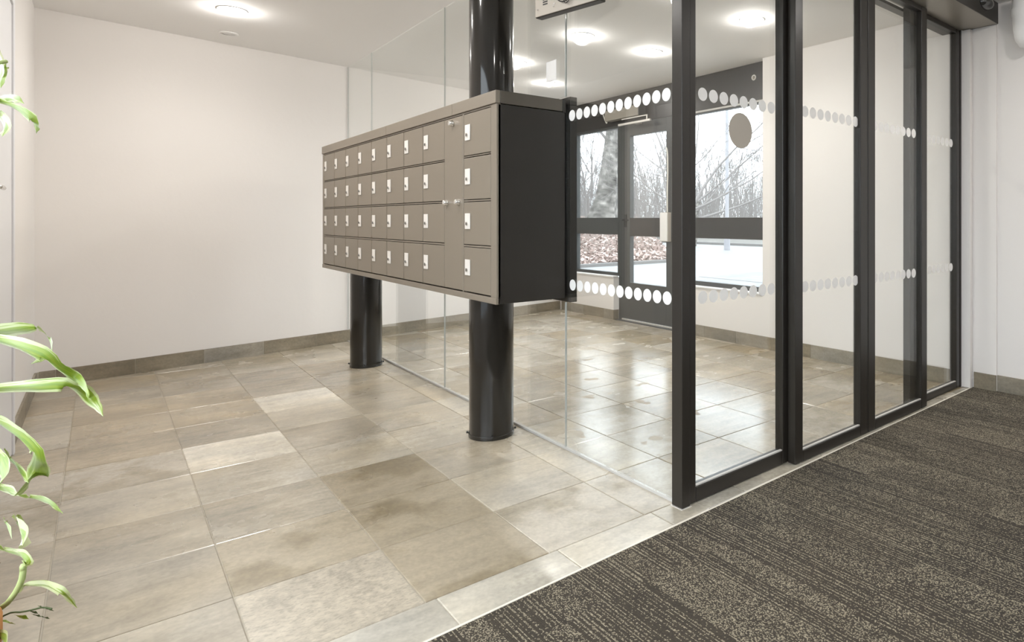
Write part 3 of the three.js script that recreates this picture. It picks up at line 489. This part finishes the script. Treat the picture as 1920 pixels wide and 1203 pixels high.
// ---------------------------------------------------------------- potted climbing plant at the left edge
{
  const leafTex = (seed, pale) => texture(256, (u, v) => {
    const edge = Math.abs(v - 0.5) * 2, n = fbm(N2, u * 0.6 + seed * 0.13, v + seed * 0.29, 6, 4), s = fbm(N1, u * 0.8, v * 3 + seed, 9, 3), vein = Math.exp(-Math.pow((v - 0.5) * 34, 2));
    const w = smooth(n + 0.30 * edge - 0.30 * (1 - pale), 0.50, 0.64), g = [0.46 + 0.25 * s, 0.62 + 0.15 * s, 0.15 + 0.10 * s], c = [0.86, 0.90, 0.66];
    return g.map((x, k) => (x + (c[k] - x) * w - 0.05 * vein) * 0.93);
  }, true);
  const lm = [0.25, 0.55, 1.1].map((p, k) => phys({ map: leafTex(k + 1, p), roughness: 0.5, side: THREE.DoubleSide, transmission: 0.35, thickness: 0, clearcoat: 0 }));
  const stemM = std({ color: lin(0.42, 0.50, 0.20), roughness: 0.6 });
  const twigM = std({ color: lin(0.10, 0.13, 0.05), roughness: 0.7 });
  function leaf(pts, fold, roll) {
    const c = new THREE.CatmullRomCurve3(pts.map((p) => new THREE.Vector3(p[0], p[1], p[2]))), n = 26, m = 6, pos = [], uv = [], idx = [];
    const view = new THREE.Vector3(0.72, 0.1, -0.69);
    for (let i = 0; i <= n; i++) {
      const t = i / n, p = c.getPoint(t), tan = c.getTangent(t), f = t * (pts.length - 1), k = Math.min(pts.length - 2, Math.floor(f)), w = pts[k][3] + (pts[k + 1][3] - pts[k][3]) * smooth(f - k, 0, 1);
      let side = new THREE.Vector3().crossVectors(tan, view).normalize(); const nor = new THREE.Vector3().crossVectors(side, tan).normalize();
      side.applyAxisAngle(tan, roll + 0.5 * Math.sin(3 * t + fold * 9)); nor.applyAxisAngle(tan, roll + 0.5 * Math.sin(3 * t + fold * 9));
      for (let j = 0; j <= m; j++) { const s = j / m * 2 - 1, q = p.clone().addScaledVector(side, s * w / 2 * 1.08).addScaledVector(nor, (Math.abs(s) - 0.5) * w * fold + 0.04 * w * Math.sin(t * 17 + s * 3)); pos.push(q.x, q.y, q.z); uv.push(t * 0.9 + 0.05, j / m); }
    }
    for (let i = 0; i < n; i++) for (let j = 0; j < m; j++) { const a = i * (m + 1) + j; idx.push(a, a + 1, a + m + 1, a + 1, a + m + 2, a + m + 1); }
    const g = new THREE.BufferGeometry(); g.setAttribute('position', new THREE.Float32BufferAttribute(pos, 3)); g.setAttribute('uv', new THREE.Float32BufferAttribute(uv, 2)); g.setIndex(idx); g.computeVertexNormals(); return g;
  }
  const P = [-0.173, -0.925];                                                          // middle of the pot
  const g = top('potted_plant', P[0], 0.42, P[1]);
  tag(g, 'green and cream variegated climbing houseplant in a terracotta pot at the left edge', 'plant');
  const off = (q) => [q[0] - P[0], q[1] - 0.42, q[2] - P[1], q[3]];
  const leaves = [
    [[[-.1092, .9607, -1.1122, .0063], [-.1021, .9621, -1.1281, .0163], [-.0865, .968, -1.0981, .0195], [-.0677, .9757, -1.0448, .0163], [-.0545, .9781, -1.0239, .0075], [-.0496, .9698, -1.0454, .0038], [-.0458, .96, -1.0594, .0069], [-.0425, .9544, -1.0344, .0082], [-.0432, .9511, -1.0004, .0075], [-.0493, .9455, -1.004, .0056], [-.0598, .9348, -1.0418, .0006]], 1, .12],
    [[[-.1019, .9735, -1.038, .0047], [-.0932, .9675, -1.0521, .0094], [-.0785, .9656, -1.0226, .0129], [-.0587, .964, -.9681, .0152], [-.0436, .9564, -.945, .0158], [-.0333, .9396, -.9613, .0129], [-.0226, .9273, -.9687, .0105], [-.0149, .9222, -.9392, .0088], [-.011, .9201, -.9007, .0047], [-.0098, .9151, -.8973, .0006]], 0, .3],
    [[[-.1048, .9078, -1.0677, .006], [-.0935, .9048, -1.0789, .0108], [-.0717, .9099, -1.0426, .0121], [-.0496, .9188, -.9855, .0139], [-.0299, .9218, -.9578, .0145], [-.0175, .9123, -.9717, .0157], [-.0089, .8982, -.9806, .0121], [-.0026, .8935, -.952, .0072], [.0013, .8916, -.913, .0006]], 1, .2],
    [[[-.0961, .9023, -.9787, .011], [-.0858, .8896, -.9909, .021], [-.0707, .884, -.9606, .0243], [-.0572, .8812, -.9113, .0221], [-.0483, .8716, -.8935, .0188], [-.0469, .8529, -.9174, .021], [-.0507, .836, -.9375, .0199], [-.0566, .832, -.9199, .0122], [-.0627, .8326, -.89, .0006]], 0, .15],
    [[[-.0722, .8697, -.93, .0027], [-.0696, .8562, -.9456, .0075], [-.0625, .8532, -.9189, .0091], [-.0546, .8557, -.8712, .008], [-.0508, .8532, -.8543, .0005]], 1, .2],
    [[[-.0898, .8796, -.9324, .0063], [-.0829, .8653, -.9441, .0179], [-.0732, .8581, -.9151, .019], [-.0682, .8582, -.87, .0105], [-.0693, .8573, -.8575, .0005]], 0, .2],
    [[[-.09, .8277, -.9731, .0055], [-.0812, .8189, -.981, .0088], [-.0698, .822, -.9485, .0083], [-.0595, .8301, -.8965, .0006]], 1, .2],
    [[[-.0687, .7891, -1.0349, .0024], [-.0613, .7815, -1.0461, .0072], [-.0498, .785, -1.0155, .009], [-.0392, .7924, -.9652, .006], [-.0303, .7878, -.9437, .0006]], 0, .2],
    [[[-.0679, .7918, -.9531, .0044], [-.0651, .7811, -.9685, .0188], [-.0604, .7805, -.944, .0265], [-.0568, .7877, -.9002, .021], [-.0567, .7844, -.8867, .0006]], 2, .1],
    [[[-.0752, .7918, -.9598, .0017], [-.0749, .7818, -.9754, .005], [-.0702, .7819, -.9489, .0055], [-.0649, .7879, -.9014, .0006]], 0, .2],
    [[[-.0838, .7642, -.9676, .0033], [-.076, .7513, -.9798, .0094], [-.0663, .7552, -.952, .011], [-.0567, .7667, -.9041, .0122], [-.0536, .7667, -.8892, .0099], [-.0578, .7517, -.916, .0017]], 1, .2],
    [[[-.0649, .7028, -.9774, .0023], [-.062, .701, -.995, .0051], [-.0524, .7104, -.9684, .008], [-.0397, .7249, -.9185, .0097], [-.03, .7231, -.8987, .0091], [-.0246, .7056, -.9177, .0057], [-.0192, .6898, -.9282, .0006]], 2, .15],
    [[[-.0826, .7026, -.9124, .0042], [-.0775, .6908, -.9237, .0114], [-.0694, .6963, -.8941, .0114], [-.0637, .7077, -.8463, .0005]], 1, .2],
    [[[-.0986, 1.32, -1.143, .0052], [-.0953, 1.3138, -1.158, .0144], [-.0907, 1.2954, -1.1336, .0183], [-.0872, 1.2703, -1.0898, .0157], [-.0897, 1.2569, -1.0787, .0007]], 2, .1],
    [[[-.0838, 1.2889, -1.1026, .0019], [-.0862, 1.2851, -1.1227, .0076], [-.0864, 1.2726, -1.1027, .0102], [-.0848, 1.2566, -1.0606, .0064], [-.0841, 1.2485, -1.0466, .0006]], 0, .2],
    [[[-.1039, 1.2436, -1.1479, .0039], [-.0958, 1.2487, -1.1585, .0072], [-.0858, 1.2485, -1.1292, .0085], [-.0742, 1.2421, -1.078, .0078], [-.0663, 1.2347, -1.0575, .0007]], 0, .2],
    [[[-.1026, 1.2456, -1.1332, .0039], [-.0924, 1.2458, -1.1442, .0077], [-.0789, 1.2376, -1.114, .009], [-.0668, 1.225, -1.0647, .011], [-.0592, 1.2157, -1.0468, .0116], [-.0569, 1.2109, -1.0686, .0077], [-.0578, 1.2036, -1.0847, .0006]], 0, .2],
    [[[-.1015, 1.2351, -1.1457, .0052], [-.0953, 1.2314, -1.158, .0131], [-.0878, 1.2198, -1.1309, .0196], [-.0834, 1.2064, -1.0864, .0157], [-.0851, 1.1964, -1.0745, .0007]], 2, .1],
  ];
  const stem = [];
  leaves.forEach(([pts, m, fold], k) => {
    part(g, 'leaf', leaf(pts.map(off), fold, 0.25 * Math.sin(k * 2.1)), lm[m]);
    const q = off(pts[0]), w = (s) => [-0.02 + 0.015 * Math.sin(k), Math.max(0.16, q[1] - 0.10 * s), -0.03 + 0.02 * Math.cos(k * 2)];
    if (![4, 7, 8, 9, 11].includes(k)) stem.push(tube([w(1), [q[0] - 0.03, q[1] - 0.02, (q[2] - 0.03) / 1.4], q], 0.0022, 10, 6));
  });
  part(g, 'stem', merge([...stem, tube([[0.0, 0.10, 0.0], [-0.02, 0.35, -0.05], [-0.03, 0.6, -0.10], [0.0, 0.82, -0.18]], 0.006, 20, 8),
    new THREE.SphereGeometry(0.0027, 10, 8).translate(...off([-.0578, .7517, -.916]).slice(0, 3)), tube([off([-.0578, .7517, -.916]), off([-.0601, .7405, -.946]), off([-.0601, .7322, -.946]), off([-.063, .7211, -.9486]), off([-.0687, .709, -.9538]), off([-.0744, .7007, -.959]), off([-.0859, .6924, -.9694]), [0.03, 0.22, -0.02]].map((p) => p.slice(0, 3)), 0.0027, 24, 8)]), stemM);
  part(g, 'sprig', tube([[0.05, 0.24, -0.01], off([-.0736, .6913, -.9583]), off([-.0613, .6941, -.9471]), off([-.0532, .6963, -.9397]), off([-.045, .699, -.9323]), off([-.038, .6974, -.926])].map((p) => p.slice(0, 3)), 0.0009, 20, 5), twigM);
  [[-.0613, .6891, -.9471, 1], [-.0523, .6941, -.939, 0], [-.0499, .6907, -.9368, 0], [-.0433, .6885, -.9308, 0], [-.045, .699, -.9323, 0], [-.0401, .6968, -.9278, 0], [-.0716, .6836, -.9564, 1]].forEach(([x, y, z, bright], k) => {
    const o = off([x, y, z, 0]), s = bright ? 0.009 : 0.006; part(g, 'leaflet', leaf([[o[0] - s * 0.6, o[1] + s * 0.5, o[2], 0.001], [o[0], o[1], o[2], s * 0.8], [o[0] + s * 0.6, o[1] - s * 0.5, o[2], 0.0004]], 0.15, 0.1 * k), bright ? lm[0] : twigM);
  });
  const pot = new THREE.LatheGeometry([[0, 0.002], [0.062, 0.002], [0.066, 0.006], [0.080, 0.245], [0.093, 0.252], [0.100, 0.262], [0.100, 0.284], [0.096, 0.292], [0.088, 0.290], [0.084, 0.262], [0, 0.262]].map((p) => new THREE.Vector2(...p)), 56);
  part(g, 'pot', pot, M.terracotta); part(g, 'soil', new THREE.CylinderGeometry(0.084, 0.084, 0.012, 40).translate(0, 0.268, 0), M.soil);
  const st = top('plant_stool', P[0], 0.003, P[1]);
  part(st, 'seat', disc(0.12, 0.025, 40).translate(0, 0.403, 0), M.wood);
  for (let k = 0; k < 3; k++) { const t = k * 2.094; part(st, 'leg', tube([[0.08 * Math.cos(t), 0.39, 0.08 * Math.sin(t)], [0.11 * Math.cos(t), 0.008, 0.11 * Math.sin(t)]], 0.012, 4, 10), M.wood); }
  tag(st, 'low wooden three-legged stool under the terracotta plant pot', 'stool');
}

// ---------------------------------------------------------------- outside: paving, kerbs, leaf bank, lamp post, trees
{
  const asph = texture(512, (u, v) => 0.80 + 0.25 * (fbm(N1, u, v, 6, 5) - 0.5) + 0.2 * (fbm(N3, u, v, 90, 2) - 0.5), true);
  const paveM = std({ color: lin(0.315, 0.315, 0.315), map: asph, roughness: 0.55 }), roadM = std({ color: lin(0.255, 0.255, 0.26), map: asph, roughness: 0.6 }), kerbM = std({ color: lin(0.14, 0.135, 0.13), roughness: 0.9 });
  const pv = struct('paving'); part(pv, 'paving_field', metres(ab(4.56, 20.6, -0.30, -0.03, -20, 60, 0), 0.5), paveM);
  part(pv, 'paving_field', metres(ab(-40, B0 - 0.22, -0.30, -0.03, -30, 40, 0), 0.5), paveM);
  part(pv, 'paved_strip', metres(ab(8.2, 10.6, -0.03, -0.022, -10, 9.05, 0), 0.5), roadM);
  part(pv, 'joint_line', ab(8.72, 8.78, -0.022, -0.018, -10, 9.05, 0), kerbM);
  const kr = struct('kerb'); part(kr, 'kerb_stone', ab(20.6, 20.85, -0.3, 0.08, -20, 60, 0.02), kerbM);
  const vg = struct('verge'); part(vg, 'verge_ground', metres(ab(20.85, 120, -0.30, 0.02, -60, 110, 0), 0.2), std({ color: lin(0.20, 0.19, 0.17), map: asph, roughness: 1 }));
  // sloping bank strewn with leaves
  const bankY = (b, a) => -0.03 + 0.055 * Math.max(0, a - 12.85) + 0.02 * Math.sin(a * 1.7 + b);
  const bank = struct('leaf_bank'), pos = [], uv = [], idx = [], nb = 30, na = 30;
  for (let j = 0; j <= na; j++) for (let i = 0; i <= nb; i++) { const a = 12.85 + 26 * (j / na) ** 1.3, bm = 11.5 + (a - 12.85) * 0.74, b = 4.6 + (bm - 4.6) * i / nb; pos.push(b, j === 0 ? 0.02 : bankY(b, a), -a); uv.push(b * 0.4, a * 0.4); }
  for (let j = 0; j < na; j++) for (let i = 0; i < nb; i++) { const k = j * (nb + 1) + i; idx.push(k, k + 1, k + nb + 2, k, k + nb + 2, k + nb + 1); }
  const bg = new THREE.BufferGeometry(); bg.setAttribute('position', new THREE.Float32BufferAttribute(pos, 3)); bg.setAttribute('uv', new THREE.Float32BufferAttribute(uv, 2)); bg.setIndex(idx); bg.computeVertexNormals();
  part(bank, 'bank_ground', bg, std({ color: lin(0.15, 0.11, 0.09), roughness: 1, side: THREE.DoubleSide }));
  part(bank, 'bank_kerb', ab(4.6, 11.5, -0.1, 0.05, 12.70, 12.85, 0.02), kerbM);
  const R = rng(404), lg = new THREE.BufferGeometry();
  lg.setAttribute('position', new THREE.Float32BufferAttribute([-0.5, 0, 0, 0, 0.12, 0.28, 0.5, 0, 0, -0.5, 0, 0, 0.5, 0, 0, 0, 0.10, -0.28], 3)); lg.computeVertexNormals();
  const N = 7000, li = new THREE.InstancedMesh(lg, std({ color: 0xffffff, roughness: 0.9, side: THREE.DoubleSide }), N), mt = new THREE.Matrix4(), q = new THREE.Quaternion(), e = new THREE.Euler(), cc = new THREE.Color();
  for (let k = 0; k < N; k++) { const a = 12.85 + 20 * R() ** 1.5, bm = 11.5 + (a - 12.85) * 0.74, b = 4.8 + (bm - 4.8) * R(), s = 0.09 + 0.12 * R(); e.set((R() - 0.5) * 1.6, R() * 6.28, (R() - 0.5) * 1.6); mt.compose(new THREE.Vector3(b, bankY(b, a) + 0.03 + 0.08 * R(), -a), q.setFromEuler(e), new THREE.Vector3(s, s, s)); li.setMatrixAt(k, mt); const t = R(); cc.setRGB(0.15 + 0.40 * t, 0.10 + 0.33 * t, 0.085 + 0.30 * t); li.setColorAt(k, cc); }
  li.name = 'fallen_leaves'; li.castShadow = li.receiveShadow = true; tag(li, 'brown fallen leaves covering the bank outside the entrance', 'leaves', null, 'stuff'); scene.add(li);
  // brick pier beside the sidelight
  const bp = top('brick_pier', 4.335, -0.03, -6.86), bm = [lin(0.42, 0.20, 0.12), lin(0.36, 0.17, 0.11), lin(0.47, 0.25, 0.15)].map((c) => std({ color: c, roughness: 0.9 }));
  part(bp, 'mortar_core', cube(0.004, 0.111, 0, 2.48, -0.30, -0.004, 0), M.mortar);
  for (let r = 0; r < 30; r++) { const y = 0.01 + r * 0.0825; part(bp, 'brick', cube(0, 0.115, y, y + 0.068, -0.305, 0, 0.004), bm[(r * 7) % 3]); }
  tag(bp, 'orange-brown brick pier just outside the left window jamb', 'brick pier');
  // lamp post
  const lp = top('lamp_post', 17.37, 0, -16.51);
  part(lp, 'post_tube', new THREE.CylinderGeometry(0.055, 0.075, 8.4, 20).translate(0, 4.17, 0), std({ color: lin(0.30, 0.30, 0.32), roughness: 0.5 })); part(lp, 'base_sleeve', new THREE.CylinderGeometry(0.11, 0.12, 0.9, 20).translate(0, 0.42, 0), std({ color: lin(0.25, 0.25, 0.27), roughness: 0.5 }));
  part(lp, 'lamp_head', cube(-0.9, 0.1, 8.3, 8.42, -0.12, 0.12, 0.04), M.aluminium);
  tag(lp, 'pale grey lamp post on the paving outside the large window', 'lamp post');
  // trees
  const barkT = texture(256, (u, v) => 0.55 + 0.7 * (fbm(N1, u * 3, v * 0.6, 12, 4) - 0.4) + 0.5 * (fbm(N2, u, v, 18, 3) - 0.5), true);
  const bark = std({ color: lin(0.46, 0.435, 0.395), map: barkT, roughness: 1, bumpMap: barkT, bumpScale: 0.03 }), twig = std({ color: lin(0.20, 0.187, 0.18), roughness: 1 });
  function limb(list, p, dir, len, r, depth, R, o) {                                   // a bent tapering limb and what grows from it
    const n = depth > 2 ? 7 : 4, pts = [p.clone()], d = dir.clone(); let c = p.clone();
    for (let i = 0; i < n; i++) { d.x += (R() - 0.5) * o.bend; d.y += (R() - 0.5) * o.bend + o.lift; d.z += (R() - 0.5) * o.bend; d.normalize(); c = c.clone().addScaledVector(d, len / n); pts.push(c); }
    const curve = new THREE.CatmullRomCurve3(pts), sides = depth > 2 ? 8 : 4, seg = depth > 2 ? n * 2 : n, g = new THREE.TubeGeometry(curve, seg, r, sides, false), P = g.attributes.position;
    for (let i = 0; i <= seg; i++) { const ct = curve.getPointAt(i / seg), k = 1 - (1 - o.tip) * i / seg; for (let j = 0; j <= sides; j++) { const q = i * (sides + 1) + j; P.setXYZ(q, ct.x + (P.getX(q) - ct.x) * k, ct.y + (P.getY(q) - ct.y) * k, ct.z + (P.getZ(q) - ct.z) * k); } }
    g.computeVertexNormals(); list.push(g);
    if (depth <= 0) return;
    const kids = o.kids[0] + Math.floor(R() * (o.kids[1] - o.kids[0] + 1));
    for (let i = 0; i < kids; i++) {
      const t = i === 0 ? 1 : 0.3 + 0.65 * R(), q = curve.getPointAt(t), td = curve.getTangentAt(t), ax = new THREE.Vector3(R() - 0.5, R() - 0.5, R() - 0.5).cross(td).normalize();
      limb(list, q, td.clone().applyAxisAngle(ax, i === 0 ? 0.25 * (R() - 0.5) : o.spread * (0.6 + 0.6 * R())), len * o.shrink * (0.75 + 0.4 * R()), Math.max(o.least, r * (i === 0 ? o.tip * 0.95 : (1 - (1 - o.tip) * t) * 0.6)), depth - 1, R, o);
    }
  }
  function tree(name, label, b, a, y, seed, o, trunkM, twigM, group) {
    const R = rng(seed), t = tag(top(name, b, y, -a), label, 'tree', group), tl = [], bl = [];
    limb(tl, new THREE.Vector3(0, 0, 0), new THREE.Vector3(...o.lean).normalize(), o.trunk, o.r, 0, R, { ...o, tip: o.trunkTip });
    const g = tl[0], P = g.attributes.position; for (let i = 0; i < P.count; i++) { const f = 1 + o.flare * Math.exp(-P.getY(i) / (0.14 * o.trunk)); P.setX(i, P.getX(i) * f); P.setZ(i, P.getZ(i) * f); }
    part(t, 'trunk', g, trunkM);
    const topp = new THREE.Vector3(...o.lean).normalize().multiplyScalar(o.trunk);
    for (const [f, x, yy, z, l, r, d] of o.limbs) limb(bl, topp.clone().multiplyScalar(f), new THREE.Vector3(x, yy, z).normalize(), l, r, d, R, o);
    part(t, 'branches', merge(bl), twigM); return t;
  }
  // screen right at the windows is (0.74, 0.67) in (b, -z)
  const rx = 0.7403, rz = 0.6722;
  const O = { bend: 0.22, lift: 0.02, kids: [3, 4], spread: 0.75, shrink: 0.62, tip: 0.42, least: 0.006, flare: 0 };
  tree('big_tree', 'thick pale leaning tree trunk behind the narrow left window', 16.15, 23.1, 0.40, 3, { ...O, lean: [0.16 * rx, 1, 0.16 * rz], trunk: 6.4, r: 0.66, trunkTip: 0.45, flare: 0.55,
    limbs: [[0.98, -0.1, 1, -0.1, 4, 0.26, 4], [0.98, 0.5, 0.8, 0.4, 4, 0.2, 4], [0.62, -0.6, 0.8, -0.5, 3.2, 0.07, 3], [0.8, -0.7, 0.55, -0.6, 3.4, 0.08, 3], [0.75, 0.6, 0.55, 0.55, 3.6, 0.09, 3]] }, bark, twig);
  tree('bare_tree', 'slim bare forked tree left of the thick leaning trunk', 17.0, 26.0, 0.5, 8, { ...O, lean: [-0.32 * rx, 1, -0.32 * rz], trunk: 4.6, r: 0.11, trunkTip: 0.6, limbs: [[0.98, -0.35 * rx, 1, -0.35 * rz, 3.4, 0.06, 3], [0.75, -0.1, 1, -0.1, 3.2, 0.045, 3], [0.6, -0.7, 0.6, -0.6, 2.6, 0.03, 3], [0.4, 0.5, 0.6, 0.5, 2.4, 0.03, 3]] }, twig, twig);
  tree('bare_tree', 'spreading bare tree whose branches fill the entrance door glass', 14.55, 15.55, 0.0, 21, { ...O, lean: [0.02, 1, 0.02], trunk: 1.5, r: 0.17, trunkTip: 0.8, lift: 0.035,
    limbs: [[0.98, -0.5 * rx, 1, -0.5 * rz, 2.9, 0.055, 4], [0.98, 0.55 * rx, 0.9, 0.55 * rz, 2.9, 0.055, 4], [0.95, 0.95 * rx, 0.32, 0.95 * rz, 2.6, 0.04, 4], [0.9, -0.95 * rx, 0.45, -0.95 * rz, 2.4, 0.04, 4], [0.98, 0.2, 1, -0.2, 2.8, 0.05, 4], [0.85, 0.85 * rx, 0.6, 0.85 * rz, 2.4, 0.03, 4]] }, bark, twig);
  tree('bare_tree', 'bare tree with low sideways branches left of the lamp post', 18.6, 19.6, 0.0, 33, { ...O, lean: [0.05, 1, 0.05], trunk: 1.9, r: 0.15, trunkTip: 0.8, lift: 0.03,
    limbs: [[0.6, 0.97 * rx, 0.16, 0.97 * rz, 4.4, 0.055, 4], [0.98, 0.8 * rx, 0.6, 0.8 * rz, 3.2, 0.045, 4], [0.98, -0.4, 1, -0.3, 3.0, 0.05, 4], [0.8, 0.9 * rx, 0.4, 0.9 * rz, 3.0, 0.035, 4], [0.6, -0.9 * rx, 0.25, -0.9 * rz, 2.8, 0.035, 4]] }, bark, twig);
  // thicket of thin stems between the trunks of the wood
  {
    const TR = rng(616), sg = new THREE.CylinderGeometry(0.25, 1, 1, 4, 1); sg.translate(0, 0.5, 0);
    const K = 5200, th = new THREE.InstancedMesh(sg, twig, K), mm = new THREE.Matrix4(), qq = new THREE.Quaternion(), ee = new THREE.Euler();
    for (let k = 0; k < K; k++) {
      const d = 36 + 46 * TR(), t = (1050 + 420 * TR() - CX) / FOCAL, a = d * (0.7403 - 0.6722 * t), b = Math.max(21.5, d * (0.7403 * t + 0.6722)), h = (0.8 + 3.6 * TR() ** 2) * (0.7 + d / 120), r = 0.008 + 0.016 * TR();
      ee.set((TR() - 0.5) * 0.7, TR() * 6.28, (TR() - 0.5) * 0.7); mm.compose(new THREE.Vector3(b, 0, -a), qq.setFromEuler(ee), new THREE.Vector3(r, h, r)); th.setMatrixAt(k, mm);
    }
    th.name = 'thicket'; th.castShadow = th.receiveShadow = true; tag(th, 'bare thicket of thin stems at the foot of the distant wood', 'thicket', null, 'stuff'); scene.add(th);
  }
  // distant wood: three grown individuals, repeated
  const W = { ...O, spread: 0.5, lift: 0.07, shrink: 0.58, least: 0.014, kids: [3, 5] };
  const wood = [51, 52, 53].map((s, k) => tree('woodland_tree', 'slender bare grey tree in the distant wood beyond the road', 30 + 3 * k, 44 - 6 * k, 0, s, { ...W, lean: [0.04 * (k - 1), 1, 0.03], trunk: 3.4, r: 0.13, trunkTip: 0.8, limbs: [[0.98, 0.1, 1, 0.1, 3.6, 0.10, 4], [0.6, 0.5, 0.9, 0.3, 2.6, 0.05, 3], [0.75, -0.5, 0.9, -0.3, 2.6, 0.05, 3], [0.4, 0.3, 0.9, -0.5, 2.4, 0.04, 3], [0.3, -0.4, 0.8, 0.5, 2.2, 0.04, 3]] }, twig, twig, 'bare trees of the distant wood'));
  const WR = rng(909); let n = 0;
  for (let d = 38; d < 120; d += 5.2) {                                             // rows of the wood, each as wide as the windows show of it
    const half = 385 / FOCAL * d / 2, mid = 1258; for (let x = -half; x < half; x += 4.6) {
      const t = (mid - CX) / FOCAL + (x + WR() * 1.5) / d, dd = d + WR() * 1.5, a = dd * (0.7403 - 0.6722 * t), b = dd * (0.7403 * t + 0.6722);
      if (n > 90) break;
      const c = n < 3 ? wood[n] : wood[n % 3].clone(); if (n >= 3) { c.name = numbered('woodland_tree'); scene.add(c); } n++;
      c.position.set(b, 0, -a); c.rotation.y = WR() * 6.28; const s = 0.8 + 0.3 * WR(); c.scale.set(s * 0.8, s * (0.48 + d / 170), s * 0.8);
    }
  }
}

renderer.render(scene, camera);
